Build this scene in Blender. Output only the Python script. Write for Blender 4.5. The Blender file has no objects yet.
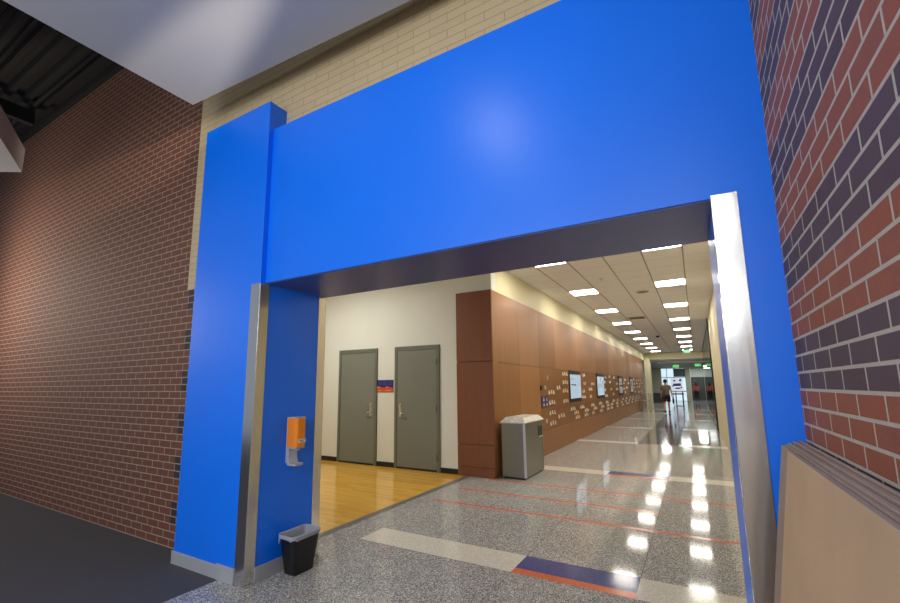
import bpy, bmesh, math, random
from mathutils import Vector, Matrix
random.seed(7)
sc = bpy.context.scene
C = sc.collection

# ------------------------------------------------------------------ helpers
def lin(c):
    def f(v):
        v /= 255.0
        return v / 12.92 if v <= 0.04045 else ((v + 0.055) / 1.055) ** 2.4
    return (f(c[0]), f(c[1]), f(c[2]), 1.0)

class N:
    """tiny node-tree writer"""
    def __init__(s, name):
        s.m = bpy.data.materials.new(name); s.m.use_nodes = True
        s.t = s.m.node_tree; s.b = s.t.nodes['Principled BSDF']
        s.out = s.t.nodes['Material Output']
    def new(s, typ, **k):
        n = s.t.nodes.new(typ)
        for a, v in k.items(): setattr(n, a, v)
        return n
    def put(s, sock, v):
        if hasattr(v, 'is_linked') or isinstance(v, bpy.types.NodeSocket): s.t.links.new(v, sock)
        else: sock.default_value = v
    def math(s, op, a, b=0.0, c=None):
        n = s.new('ShaderNodeMath', operation=op)
        s.put(n.inputs[0], a); s.put(n.inputs[1], b)
        if c is not None: s.put(n.inputs[2], c)
        return n.outputs[0]
    def mix(s, f, a, b, mode='MIX'):
        n = s.new('ShaderNodeMix', data_type='RGBA', blend_type=mode)
        s.put(n.inputs[0], f); s.put(n.inputs[6], a); s.put(n.inputs[7], b)
        return n.outputs[2]
    def ramp(s, f, stops):
        n = s.new('ShaderNodeValToRGB')
        e = n.color_ramp.elements
        while len(e) < len(stops): e.new(0.5)
        for i, (p, c) in enumerate(stops): e[i].position = p; e[i].color = c
        s.put(n.inputs[0], f)
        return n.outputs[0]
    def pos(s):
        g = s.new('ShaderNodeNewGeometry'); return g.outputs['Position']
    def sep(s, v):
        n = s.new('ShaderNodeSeparateXYZ'); s.put(n.inputs[0], v); return n.outputs
    def comb(s, x, y, z=0.0):
        n = s.new('ShaderNodeCombineXYZ'); s.put(n.inputs[0], x); s.put(n.inputs[1], y); s.put(n.inputs[2], z); return n.outputs[0]
    def noise(s, vec, scale, detail=2.0, rough=0.5):
        n = s.new('ShaderNodeTexNoise'); s.put(n.inputs['Vector'], vec)
        n.inputs['Scale'].default_value = scale; n.inputs['Detail'].default_value = detail; n.inputs['Roughness'].default_value = rough
        return n.outputs[0]
    def bump(s, h, strength=0.3, dist=0.004):
        n = s.new('ShaderNodeBump'); n.inputs['Strength'].default_value = strength; n.inputs['Distance'].default_value = dist
        s.put(n.inputs['Height'], h); s.t.links.new(n.outputs[0], s.b.inputs['Normal'])
    def set(s, **k):
        for a, v in k.items(): s.put(s.b.inputs[a.replace('_', ' ')], v)
        return s

def plain(name, col, rough=0.5, metal=0.0, var=0.05, scale=8.0, emit=None, spec=0.5, coat=0.0):
    n = N(name)
    v = n.noise(n.pos(), scale, 3.0)
    c = lin(col)
    lo = tuple(max(0, x * (1 - var)) for x in c[:3]) + (1,); hi = tuple(x * (1 + var) for x in c[:3]) + (1,)
    n.set(Base_Color=n.mix(v, lo, hi), Roughness=rough, Metallic=metal)
    n.b.inputs['Specular IOR Level'].default_value = spec
    if coat: n.b.inputs['Coat Weight'].default_value = coat
    if emit:
        n.b.inputs['Emission Color'].default_value = lin(emit[0]); n.b.inputs['Emission Strength'].default_value = emit[1]
    return n.m

def brick_mat(name, axis, pitch, length, zref, aoff, mortar_w, red, dark, mortar, band=True, dark_from=None, beige=None, rough=0.75, bstr=0.5):
    """running-bond brick; axis 'X' or 'Y' is the direction along the wall"""
    n = N(name)
    p = n.sep(n.pos())
    a = n.math('ADD', p[0 if axis == 'X' else 1], aoff)
    z = n.math('SUBTRACT', p[2], zref - 200 * pitch)
    def brick(l, h, c1, c2, m, mw):
        t = n.new('ShaderNodeTexBrick'); t.offset = 0.5; t.offset_frequency = 2; t.squash = 1.0
        n.put(t.inputs['Vector'], n.comb(a, z))
        n.put(t.inputs['Color1'], c1); n.put(t.inputs['Color2'], c2); n.put(t.inputs['Mortar'], m)
        t.inputs['Scale'].default_value = 1.0; t.inputs['Mortar Size'].default_value = mw
        t.inputs['Mortar Smooth'].default_value = 0.25
        t.inputs['Bias'].default_value = 0.0; t.inputs['Brick Width'].default_value = l; t.inputs['Row Height'].default_value = h
        return t
    row = n.math('MODULO', n.math('FLOOR', n.math('DIVIDE', z, pitch)), 6.0)
    # the row just above zref is row (200 mod 6) = 2
    isdark = n.math('MULTIPLY', n.math('GREATER_THAN', row, 1.5), n.math('LESS_THAN', row, 4.5))
    if dark_from is not None:
        isdark = n.math('MULTIPLY', isdark, n.math('GREATER_THAN', p[0], dark_from))
    if not band: isdark = 0.0
    blot = n.noise(n.pos(), 14.0, 4.0)
    r1 = n.mix(blot, lin(red[0]), lin(red[1])); r2 = n.mix(blot, lin(red[1]), lin(red[2]))
    d1 = n.mix(blot, lin(dark[0]), lin(dark[1])); d2 = n.mix(blot, lin(dark[1]), lin(dark[2]))
    mo = n.mix(n.noise(n.pos(), 40.0, 3.0), lin(tuple(x * 0.9 for x in mortar)), lin(mortar))
    t = brick(length, pitch, n.mix(isdark, r1, d1), n.mix(isdark, r2, d2), mo, mortar_w)
    col, fac = t.outputs['Color'], t.outputs['Fac']
    if beige:
        bx, bz, bc, bm = beige
        sel = n.math('MULTIPLY', n.math('GREATER_THAN', p[0], bx), n.math('GREATER_THAN', p[2], bz))
        tb = n.new('ShaderNodeTexBrick'); tb.offset = 0.5; tb.offset_frequency = 2
        n.put(tb.inputs['Vector'], n.comb(a, z))
        n.put(tb.inputs['Color1'], n.mix(blot, lin(bc[0]), lin(bc[1]))); n.put(tb.inputs['Color2'], n.mix(blot, lin(bc[1]), lin(bc[2]))); n.put(tb.inputs['Mortar'], lin(bm))
        tb.inputs['Scale'].default_value = 1.0; tb.inputs['Mortar Size'].default_value = 0.0035; tb.inputs['Mortar Smooth'].default_value = 0.3
        tb.inputs['Brick Width'].default_value = 0.30; tb.inputs['Row Height'].default_value = pitch
        col = n.mix(sel, col, tb.outputs['Color'])
        fac = n.math('ADD', n.math('MULTIPLY', fac, n.math('SUBTRACT', 1.0, sel)), n.math('MULTIPLY', tb.outputs['Fac'], sel))
    n.set(Base_Color=col, Roughness=rough)
    n.bump(n.math('ADD', n.math('SUBTRACT', 1.0, fac), n.math('MULTIPLY', n.noise(n.pos(), 60.0, 3.0), 0.25)), bstr, 0.006)
    return n.m

def terrazzo(name, base, lo, hi, rough=0.08, chip=220.0, amt=0.5, seams=False):
    n = N(name)
    v = n.new('ShaderNodeTexVoronoi', feature='F1'); n.put(v.inputs['Vector'], n.pos()); v.inputs['Scale'].default_value = chip
    s = n.sep(v.outputs['Color'])
    c = n.mix(n.math('GREATER_THAN', s[0], 1 - amt * 0.5), n.mix(n.math('LESS_THAN', s[1], amt * 0.6), lin(base), lin(lo)), lin(hi))
    big = n.noise(n.pos(), 1.2, 2.0)
    c = n.mix(n.math('MULTIPLY', big, 0.12), c, lin(lo))
    if seams:
        p = n.sep(n.pos())
        def line(q, step, off):
            f = n.math('FRACT', n.math('DIVIDE', n.math('ADD', q, off), step))
            return n.math('LESS_THAN', n.math('ABSOLUTE', n.math('SUBTRACT', f, 0.5)), 0.003 / step)
        k = n.math('MAXIMUM', line(p[0], 0.93, 1.43 + 0.465 + 9.3), line(p[1], 4.42, -3.56 + 2.21 + 44.2))
        c = n.mix(n.math('MULTIPLY', k, 0.6), c, lin((60, 60, 60)))
    n.set(Base_Color=c, Roughness=rough)
    n.b.inputs['Specular IOR Level'].default_value = 0.2
    return n.m

def wood(name, c1, c2, axis='Z', scale=1.0, rough=0.35, spec=0.4):
    n = N(name)
    p = n.sep(n.pos())
    k = 14.0 * scale; l = 0.8 * scale
    v = {'Z': n.comb(n.math('MULTIPLY', p[0], k), n.math('MULTIPLY', p[1], k), n.math('MULTIPLY', p[2], l)),
         'X': n.comb(n.math('MULTIPLY', p[0], l), n.math('MULTIPLY', p[1], k), n.math('MULTIPLY', p[2], k)),
         'Y': n.comb(n.math('MULTIPLY', p[0], k), n.math('MULTIPLY', p[1], l), n.math('MULTIPLY', p[2], k))}[axis]
    n.set(Base_Color=n.mix(n.noise(v, 1.0, 5.0, 0.6), lin(c1), lin(c2)), Roughness=rough)
    n.b.inputs['Specular IOR Level'].default_value = spec
    return n.m

def gym_floor(name):
    n = N(name)
    p = n.sep(n.pos())
    t = n.new('ShaderNodeTexBrick'); t.offset = 0.37; t.offset_frequency = 3
    n.put(t.inputs['Vector'], n.comb(p[0], p[1]))
    n.put(t.inputs['Color1'], lin((206, 150, 46))); n.put(t.inputs['Color2'], lin((236, 186, 78))); n.put(t.inputs['Mortar'], lin((150, 100, 40)))
    t.inputs['Scale'].default_value = 1; t.inputs['Mortar Size'].default_value = 0.0012; t.inputs['Brick Width'].default_value = 0.75; t.inputs['Row Height'].default_value = 0.057
    g = n.noise(n.comb(n.math('MULTIPLY', p[0], 2.0), n.math('MULTIPLY', p[1], 40.0)), 1.5, 4.0)
    n.set(Base_Color=n.mix(n.math('MULTIPLY', g, 0.5), t.outputs['Color'], lin((226, 174, 62))), Roughness=0.16)
    n.b.inputs['Specular IOR Level'].default_value = 0.6
    return n.m

def brushed(name, col, axis='Z', rough=0.28, aniso=0.4):
    n = N(name)
    p = n.sep(n.pos()); k = [160.0, 160.0, 160.0]; k['XYZ'.index(axis)] = 2.0
    v = n.noise(n.comb(n.math('MULTIPLY', p[0], k[0]), n.math('MULTIPLY', p[1], k[1]), n.math('MULTIPLY', p[2], k[2])), 1.0, 3.0)
    c = lin(col)
    n.set(Base_Color=n.mix(v, tuple(x * 0.88 for x in c[:3]) + (1,), c), Metallic=1.0, Roughness=n.math('ADD', n.math('MULTIPLY', v, 0.12), rough - 0.06))
    return n.m

def painted(name, c1, c2, rough=0.4, scale=35.0, b=0.06, coat=0.0):
    n = N(name)
    n.set(Base_Color=n.mix(n.noise(n.pos(), 2.0, 3.0), lin(c1), lin(c2)), Roughness=rough)
    n.bump(n.noise(n.pos(), scale, 4.0), b, 0.003)
    return n.m

def glass_mat(name, tint=(235, 242, 238)):
    n = N(name)
    n.t.nodes.remove(n.b)
    tr = n.new('ShaderNodeBsdfTransparent'); tr.inputs[0].default_value = lin(tint)
    gl = n.new('ShaderNodeBsdfGlossy'); gl.inputs['Roughness'].default_value = 0.01
    fr = n.new('ShaderNodeFresnel'); fr.inputs[0].default_value = 1.5
    mx = n.new('ShaderNodeMixShader')
    n.t.links.new(fr.outputs[0], mx.inputs[0]); n.t.links.new(tr.outputs[0], mx.inputs[1]); n.t.links.new(gl.outputs[0], mx.inputs[2])
    n.t.links.new(mx.outputs[0], n.out.inputs[0])
    return n.m

# ---- meshes
def bx(bm, x0, x1, y0, y1, z0, z1, bev=0.0, seg=2, mi=0, rot=None, piv=None):
    vs = [bm.verts.new((x, y, z)) for x in (x0, x1) for y in (y0, y1) for z in (z0, z1)]
    q = [(0, 1, 3, 2), (4, 6, 7, 5), (0, 4, 5, 1), (2, 3, 7, 6), (0, 2, 6, 4), (1, 5, 7, 3)]
    fs = [bm.faces.new([vs[i] for i in f]) for f in q]
    for f in fs: f.material_index = mi
    allv = vs
    if bev:
        es = list({e for f in fs for e in f.edges})
        r = bmesh.ops.bevel(bm, geom=es, offset=bev, segments=seg, affect='EDGES', profile=0.5)
        allv = list({v for f in r['faces'] for v in f.verts} | {v for v in vs if v.is_valid})
    if rot is not None:
        bmesh.ops.rotate(bm, cent=piv or (0, 0, 0), matrix=rot, verts=[v for v in allv if v.is_valid])
    return allv

def prism(bm, pts, z0, z1, mi=0, axis='Z', bev=0.0):
    """extrude a polygon; axis Z: pts are (x,y); axis X: pts are (y,z); axis Y: pts are (x,z)"""
    def P(p, h): return {'Z': (p[0], p[1], h), 'X': (h, p[0], p[1]), 'Y': (p[0], h, p[1])}[axis]
    a = [bm.verts.new(P(p, z0)) for p in pts]; b = [bm.verts.new(P(p, z1)) for p in pts]
    fs = [bm.faces.new(a[::-1]), bm.faces.new(b)]
    for i in range(len(pts)):
        j = (i + 1) % len(pts); fs.append(bm.faces.new([a[i], a[j], b[j], b[i]]))
    for f in fs: f.material_index = mi
    if bev: bmesh.ops.bevel(bm, geom=list({e for f in fs for e in f.edges}), offset=bev, segments=2, affect='EDGES', profile=0.5)

def loft(bm, rings, cap0=True, cap1=True, mi=0, smooth=False):
    R = [[bm.verts.new(p) for p in r] for r in rings]
    n = len(R[0])
    for A, B in zip(R, R[1:]):
        for i in range(n):
            f = bm.faces.new([A[i], A[(i + 1) % n], B[(i + 1) % n], B[i]]); f.material_index = mi; f.smooth = smooth
    if cap0: bm.faces.new(R[0][::-1]).material_index = mi
    if cap1: bm.faces.new(R[-1]).material_index = mi

def rrect(cx, cy, w, d, r, z, n=5):
    out = []
    for sx, sy, a0 in ((1, 1, 0), (-1, 1, 90), (-1, -1, 180), (1, -1, 270)):
        for k in range(n + 1):
            a = math.radians(a0 + 90 * k / n)
            out.append((cx + sx * (w / 2 - r) + r * math.cos(a), cy + sy * (d / 2 - r) + r * math.sin(a), z))
    return out

def tube(bm, pts, r, n=10, mi=0, smooth=True):
    pts = [Vector(p) for p in pts]; rings = []
    for i, p in enumerate(pts):
        d = (pts[min(i + 1, len(pts) - 1)] - pts[max(i - 1, 0)]).normalized()
        u = d.cross(Vector((0, 0, 1)) if abs(d.z) < 0.9 else Vector((1, 0, 0))).normalized(); v = d.cross(u)
        rr = r[i] if isinstance(r, (list, tuple)) else r
        rings.append([tuple(p + u * rr * math.cos(2 * math.pi * k / n) + v * rr * math.sin(2 * math.pi * k / n)) for k in range(n)])
    loft(bm, rings, mi=mi, smooth=smooth)

def disc(bm, c, r, h, axis='Z', n=24, mi=0):
    x, y, z = c
    pts = [(math.cos(2 * math.pi * k / n) * r, math.sin(2 * math.pi * k / n) * r) for k in range(n)]
    if axis == 'Z': prism(bm, [(x + a, y + b) for a, b in pts], z, z + h, mi)
    elif axis == 'X': prism(bm, [(y + a, z + b) for a, b in pts], x, x + h, mi, 'X')
    else: prism(bm, [(x + a, z + b) for a, b in pts], y, y + h, mi, 'Y')

def B(): return bmesh.new()

def obj(name, bm, mat, parent=None):
    bmesh.ops.recalc_face_normals(bm, faces=bm.faces[:])
    me = bpy.data.meshes.new(name); bm.to_mesh(me); bm.free()
    for m in (mat if isinstance(mat, (list, tuple)) else [mat]): me.materials.append(m)
    o = bpy.data.objects.new(name, me); C.objects.link(o)
    if parent is not None:
        o.parent = parent
        o.matrix_parent_inverse = world_of(parent).inverted()
    return o

def world_of(o):
    m = Matrix.Translation(o.location) @ o.rotation_euler.to_matrix().to_4x4()
    if o.parent is not None: m = world_of(o.parent) @ o.matrix_parent_inverse @ m
    return m

def struct(name, bm, mat, parent=None):
    o = obj(name, bm, mat, parent)
    if parent is None: o['kind'] = 'structure'
    return o

def tag(o, label, cat, group=None):
    o['label'] = label; o['category'] = cat
    if group: o['group'] = group
    return o

def thing(name, label, cat, loc=(0, 0, 0), group=None):
    o = bpy.data.objects.new(name, None); C.objects.link(o); o.location = loc; o.empty_display_size = 0.1
    return tag(o, label, cat, group)

def text_mesh(name, s, size, mat, mtx, parent, depth=0.002, align='CENTER'):
    cu = bpy.data.curves.new(name, 'FONT'); cu.body = s; cu.size = size; cu.extrude = depth
    cu.align_x = align; cu.align_y = 'CENTER'
    t = bpy.data.objects.new(name + '_src', cu); C.objects.link(t)
    bpy.context.view_layer.update()
    me = bpy.data.meshes.new_from_object(t.evaluated_get(bpy.context.evaluated_depsgraph_get()))
    bpy.data.objects.remove(t); bpy.data.curves.remove(cu)
    me.transform(mtx); me.materials.clear(); me.materials.append(mat)
    o = bpy.data.objects.new(name, me); C.objects.link(o)
    if parent is not None:
        o.parent = parent; o.matrix_parent_inverse = world_of(parent).inverted()
    return o

# ------------------------------------------------------------------ materials
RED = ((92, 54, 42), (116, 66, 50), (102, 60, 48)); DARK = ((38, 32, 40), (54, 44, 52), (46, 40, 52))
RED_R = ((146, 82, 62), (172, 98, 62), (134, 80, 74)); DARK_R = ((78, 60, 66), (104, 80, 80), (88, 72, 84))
M = {}
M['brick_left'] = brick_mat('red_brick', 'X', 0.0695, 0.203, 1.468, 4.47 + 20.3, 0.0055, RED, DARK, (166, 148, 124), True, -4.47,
                            beige=(-4.5, 2.506, ((186, 165, 128), (204, 183, 144), (196, 174, 136)), (166, 148, 116)))
M['brick_right'] = brick_mat('banded_brick', 'Y', 0.0690, 0.2085, 1.4755, 20.2835, 0.006, RED_R, DARK_R, (206, 194, 178), True)
M['blue'] = painted('glossy_blue_paint', (0, 112, 244), (2, 118, 248), 0.36, 30.0, 0.05)
M['blue_dark'] = painted('slate_paint', (66, 78, 132), (72, 84, 138), 0.35, 30.0, 0.05)  # slate colour of the lintel underside
M['steel'] = brushed('brushed_steel', (226, 224, 220), 'Z', 0.19)
M['steel_base'] = plain('dull_steel_base', (176, 178, 184), 0.45, 0.25)
M['soffit'] = painted('soffit_paint', (188, 188, 188), (193, 193, 193), 0.6, 80.0, 0.02)
M['deck'] = plain('black_deck', (22, 21, 23), 0.75)
M['white_wall'] = painted('white_wall', (218, 219, 208), (224, 225, 214), 0.55, 90.0, 0.03)
M['cream'] = painted('cream_wall', (216, 206, 168), (222, 212, 176), 0.55, 90.0, 0.03)
M['terr'] = terrazzo('grey_terrazzo', (154, 152, 150), (116, 115, 118), (222, 220, 214), 0.07, 150.0, 0.6, True)
M['terr_white'] = terrazzo('white_terrazzo', (226, 220, 206), (196, 188, 172), (240, 236, 226), 0.12, 200.0, 0.5)
M['terr_blue'] = terrazzo('blue_terrazzo', (58, 74, 142), (48, 62, 126), (80, 94, 156), 0.12, 220.0, 0.5)
M['terr_orange'] = terrazzo('orange_terrazzo', (224, 112, 72), (208, 98, 62), (232, 134, 96), 0.14, 220.0, 0.4)
M['terr_dark'] = terrazzo('dark_terrazzo', (84, 82, 84), (64, 62, 66), (110, 108, 106), 0.1, 200.0, 0.5)
M['terr_edge'] = terrazzo('border_terrazzo', (112, 112, 108), (90, 90, 88), (130, 130, 126), 0.3, 240.0, 0.4)
M['carpet'] = plain('dark_rubber_floor', (84, 82, 86), 0.8, 0, 0.12, 120.0, spec=0.25)
M['gym'] = gym_floor('maple_floor')
M['wood'] = wood('cherry_veneer', (134, 84, 46), (166, 110, 64), 'Z', 1.0, 0.4)
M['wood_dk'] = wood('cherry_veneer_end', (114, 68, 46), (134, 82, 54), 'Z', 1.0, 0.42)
M['gap'] = plain('shadow_gap', (30, 20, 14), 0.8)
M['door'] = painted('grey_green_door_paint', (116, 120, 110), (122, 126, 116), 0.42, 90.0, 0.02)
M['frame'] = painted('grey_green_frame_paint', (100, 103, 90), (106, 109, 96), 0.4, 90.0, 0.02)
M['blackbase'] = plain('black_rubber_base', (20, 20, 22), 0.5)
M['chrome'] = plain('satin_chrome', (210, 206, 196), 0.22, 1.0)
M['black'] = plain('black_plastic', (17, 17, 20), 0.38)
M['navy'] = plain('navy_plastic', (34, 36, 104), 0.4)
M['orange'] = plain('orange_plastic', (246, 138, 14), 0.32, coat=0.3)
M['orange_dk'] = plain('orange_sign', (206, 78, 26), 0.45)
M['greyplastic'] = plain('grey_plastic', (176, 178, 188), 0.4)
M['white'] = plain('white_plastic', (232, 232, 232), 0.4)
M['lettergrey'] = plain('grey_print', (120, 118, 124), 0.6)
M['peach'] = plain('peach_print', (232, 150, 110), 0.6)
M['violet'] = plain('violet_print', (72, 72, 150), 0.6)
M['card'] = plain('tan_hardboard', (204, 170, 134), 0.62, 0, 0.12, 5.0)
M['card_shaded'] = plain('shaded_hardboard', (160, 138, 124), 0.7, 0, 0.12, 5.0)  # sheets behind the front one painted greyer for their shaded edge
M['card_edge'] = wood('grey_board_edge', (160, 144, 132), (206, 190, 176), 'Y', 3.0, 0.8, 0.2)
M['speckle'] = terrazzo('speckled_lid', (196, 194, 184), (166, 164, 156), (222, 220, 214), 0.35, 90.0, 0.5)
M['binsteel'] = brushed('bin_steel', (150, 150, 140), 'Z', 0.3)
M['alu'] = plain('aluminium_edge', (206, 212, 226), 0.3, 0.7)
M['plaque'] = plain('pale_metal_plaque', (226, 220, 206), 0.35, 0.2)
M['lamp'] = plain('light_diffuser', (255, 252, 244), 0.5, 0, 0.01, emit=((255, 249, 236), 27.0))
M['lampframe'] = plain('white_lamp_frame', (220, 216, 204), 0.5)
M['exit'] = plain('green_exit_letters', (20, 200, 90), 0.4, emit=((10, 220, 90), 2.0))
M['exitbody'] = plain('exit_sign_body', (170, 190, 176), 0.5)
M['screen'] = None
M['glass'] = glass_mat('clear_glass')

def screen_mat(name, c1, c2, st):
    n = N(name)
    c = n.mix(n.noise(n.pos(), 2.5, 2.0), lin(c1), lin(c2))
    n.set(Base_Color=(0.02, 0.02, 0.02, 1), Roughness=0.25)
    n.put(n.b.inputs['Emission Color'], c); n.b.inputs['Emission Strength'].default_value = st
    return n.m
M['screen'] = screen_mat('lit_screen', (150, 176, 196), (196, 208, 214), 1.0)
M['screen_dim'] = screen_mat('dim_screen_reflection', (120, 112, 100), (160, 150, 132), 0.8)  # brownish reflection put into the far screens as their own glow
M['sky_pane'] = screen_mat('daylight_pane', (186, 220, 236), (216, 234, 242), 1.15)
M['poster'] = plain('white_poster', (236, 240, 248), 0.5, emit=((225, 232, 250), 0.55))  # brightness put into the board as a faint glow
M['purple'] = plain('purple_print', (92, 84, 150), 0.6)

def ceiling_mat():
    n = N('acoustic_tiles')
    p = n.sep(n.pos())
    def line(q, step, off, w):
        f = n.math('FRACT', n.math('DIVIDE', n.math('ADD', q, off), step))
        return n.math('LESS_THAN', n.math('ABSOLUTE', n.math('SUBTRACT', f, 0.5)), w / step)
    lx = line(p[0], 0.60, 0.008 + 0.3 + 6.0, 0.011); ly = line(p[1], 0.61, -7.38 + 61.0, 0.009)
    base = n.mix(n.noise(n.pos(), 130.0, 3.0), lin((240, 240, 240)), lin((249, 249, 249)))
    c = n.mix(n.math('MULTIPLY', ly, 0.3), base, lin((120, 112, 98)))
    c = n.mix(n.math('MULTIPLY', lx, 0.75), c, lin((112, 104, 92)))
    n.set(Base_Color=c, Roughness=0.8)
    return n.m
M['tiles'] = ceiling_mat()

# ------------------------------------------------------------------ setting
YP, YL, YB, YR = 2.307, 2.357, 2.49, 3.06      # pier face, lintel face, brick wall face, back of the portal
XL, XR, XE = -3.09, 0.14, 0.375                # opening left, opening right, right brick wall
ZO, ZL, ZP = 2.38, 3.80, 4.05                  # opening head, lintel top, pier top
XC, XG = -2.94, 0.52                           # corridor sides
ZC = 3.68                                      # corridor ceiling
YD = 6.85                                      # niche back wall

# floor: one slab, inlaid bands as faces of it
xs = sorted({-3.39, -3.37, -3.17, -3.03, -1.43, -0.5, XE + 0.02, 1.2, 4.0})
ys = [-4.0, 2.0, 3.06]
bands = [3.57 + 4.42 * k for k in range(10)]
for b in bands: ys += [b, b + 0.10, b + 0.39]
for o_ in (5.20, 5.94, 6.72): ys += [o_, o_ + 0.055]
ys += [12.8, 34.0, 62.0]
ys = sorted(set(round(y, 3) for y in ys))
fm = ['terr', 'terr_white', 'terr_blue', 'terr_orange', 'terr_dark', 'terr_edge']
def cell(xm, ym):
    for b in bands:
        if b < ym < b + 0.39 and xm > -3.03 and ym < 34:
            if -1.43 < xm < -0.5: return 3 if (ym < b + 0.10) else 2
            return 1
    if 5.20 < ym < 5.255 and xm > -3.17: return 3
    if 5.94 < ym < 5.995 and -3.17 < xm < -0.5: return 3
    if 6.72 < ym < 6.775 and xm > -3.03: return 3
    if ym > 12.8 and -1.43 < xm < -0.5: return 4
    return 0
bm = B()
grid = {}
def gv(x, y):
    if (x, y) not in grid: grid[(x, y)] = bm.verts.new((x, y, 0))
    return grid[(x, y)]
for x0, x1 in zip(xs, xs[1:]):
    for y0, y1 in zip(ys, ys[1:]):
        f = bm.faces.new([gv(x0, y0), gv(x1, y0), gv(x1, y1), gv(x0, y1)])
        f.material_index = cell((x0 + x1) / 2, (y0 + y1) / 2)
struct('floor', bm, [M[k] for k in fm])
bm = B(); bx(bm, -18, -3.39, -4, YB + 0.2, -0.1, 0.0); struct('floor_rubber', bm, M['carpet'])
bm = B(); bx(bm, -10, -3.49, YB + 0.2, YD, -0.1, 0.0); struct('floor_maple', bm, M['gym'])
bm = B(); bx(bm, -3.49, -3.39, YB + 0.2, YD, -0.1, 0.002); struct('trim_1', bm, M['terr_edge'])
bm = B(); bx(bm, -6, -3.39, 33.4, 62, -0.1, 0.0); struct('floor_lobby', bm, M['terr'])

# left wall: red brick with the tan brick field above the portal (one wall plane)
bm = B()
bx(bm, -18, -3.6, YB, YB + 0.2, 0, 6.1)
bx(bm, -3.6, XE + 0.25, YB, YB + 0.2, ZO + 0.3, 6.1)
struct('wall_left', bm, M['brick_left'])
bm = B(); bx(bm, XE, XE + 0.25, -1.1, YB, 0, 6.1); struct('wall_right', bm, M['brick_right'])

# blue portal
bm = B(); bx(bm, -4.05, XL, YP, YR, 0, ZP, 0.004)
pier = struct('wall_pier', bm, M['blue'])
bm = B(); bx(bm, XL, XR, YL, YB, ZO, ZL); bx(bm, XR, XE, YL, YB, ZO + 0.02, ZL); bx(bm, XL, XR, YB, YR, ZO + 0.001, ZO + 0.35)
lin_o = struct('wall_lintel', bm, M['blue'])
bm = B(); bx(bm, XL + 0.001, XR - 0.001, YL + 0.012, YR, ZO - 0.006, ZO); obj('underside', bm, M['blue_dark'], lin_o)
bm = B(); bx(bm, XR, XE, YL, YR, 0, ZO + 0.02); bx(bm, XR, XE, YB + 0.201, YR, ZO + 0.02, ZO + 0.35)
struct('wall_portal_right', bm, M['blue'])
# steel baseboards of the pier
bm = B(); bx(bm, -4.055, -3.43, YP - 0.012, YP, 0, 0.105, 0.003); bx(bm, -3.425, -3.2, YP - 0.016, YP, 0, 0.118, 0.003)
bx(bm, -4.062, -4.05, YP - 0.012, YB - 0.002, 0, 0.105)
struct('baseboard_front', bm, M['steel_base'])
bm = B(); bx(bm, XL, XL + 0.012, 2.395, 2.965, 0, 0.115, 0.003); struct('baseboard_reveal', bm, M['steel_base'])

# steel corner guards
def guard(label, loc, flanges, z1):
    t = thing('corner_guard', label, 'corner guard', loc)
    for (x0, x1, y0, y1) in flanges:
        b = B(); bx(b, x0, x1, y0, y1, 0.004, z1, 0.0012, 1); obj('flange', b, M['steel'], t)
g = 0.006; e = 0.0005
guard('tall brushed steel corner guard on the front edge of the left blue pier', (XL, YP, 0),
      [(-3.2, XL + g, YP - g, YP - e), (XL + e, XL + g, YP - e, YP + 0.09)], ZO - 0.008)
guard('slim steel corner guard behind the black wastebasket, on the rear edge of the pier', (XL, YR, 0),
      [(XL + e, XL + g, 2.97, YR + e), (XL - 0.09, XL + g, YR + e, YR + g)], ZO - 0.008)
guard('bright steel corner guard on the right side of the blue portal, near the brick wall', (XR, YL, 0),
      [(XR - g, XR + 0.1, YL - g, YL - e), (XR - g, XR - e, YL - e, YL + 0.05)], ZO + 0.012)

# soffit overhead, seen from below; its rear edge runs slightly askew
bm = B(); prism(bm, [(-4.109, 2.177), (0.374, 2.405), (0.374, -4.0), (-4.16, -4.0)], 4.3, 4.5); struct('ceiling_soffit', bm, M['soffit'])
bm = B()
P0 = Vector((-7.35, 1.82)); d1 = Vector((0.89, -0.455)).normalized(); d2 = Vector((-0.85, -0.53)).normalized()
prism(bm, [tuple(P0), tuple(P0 + d1 * 3.0), tuple(P0 + d1 * 3.0 + d2 * 3), tuple(P0 + d2 * 3)], 4.3, 4.62)
struct('ceiling_beam', bm, M['soffit'])
# fluted metal deck, ribs running along the wall
bm = B()
prof = []; y = -4.0
while y < YB:
    prof += [(y, 6.0), (y + 0.03, 5.93), (y + 0.10, 5.93), (y + 0.13, 6.0)]; y += 0.2
prof = [(min(a, YB), b) for a, b in prof] + [(YB, 6.12), (-4.0, 6.12)]
prism(bm, prof, -18, XE, axis='X')
struct('ceiling_deck', bm, M['deck'])
bm = B()
for k, dy in enumerate((1.0, 1.55, 2.15)): tube(bm, [(-18, dy, 5.89), (-4.2, dy, 5.89)], 0.035)
o = obj('conduit_run', bm, M['deck']); tag(o, 'black conduit pipes running along under the dark metal deck', 'pipes')
bm = B(); bx(bm, -8.75, -8.65, -3.0, 2.2, 5.62, 5.75); bx(bm, -8.72, -8.68, -3.0, 2.2, 5.75, 5.85)
o = obj('steel_joist', bm, M['deck']); tag(o, 'black steel joist crossing below the dark metal deck', 'joist')

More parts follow.
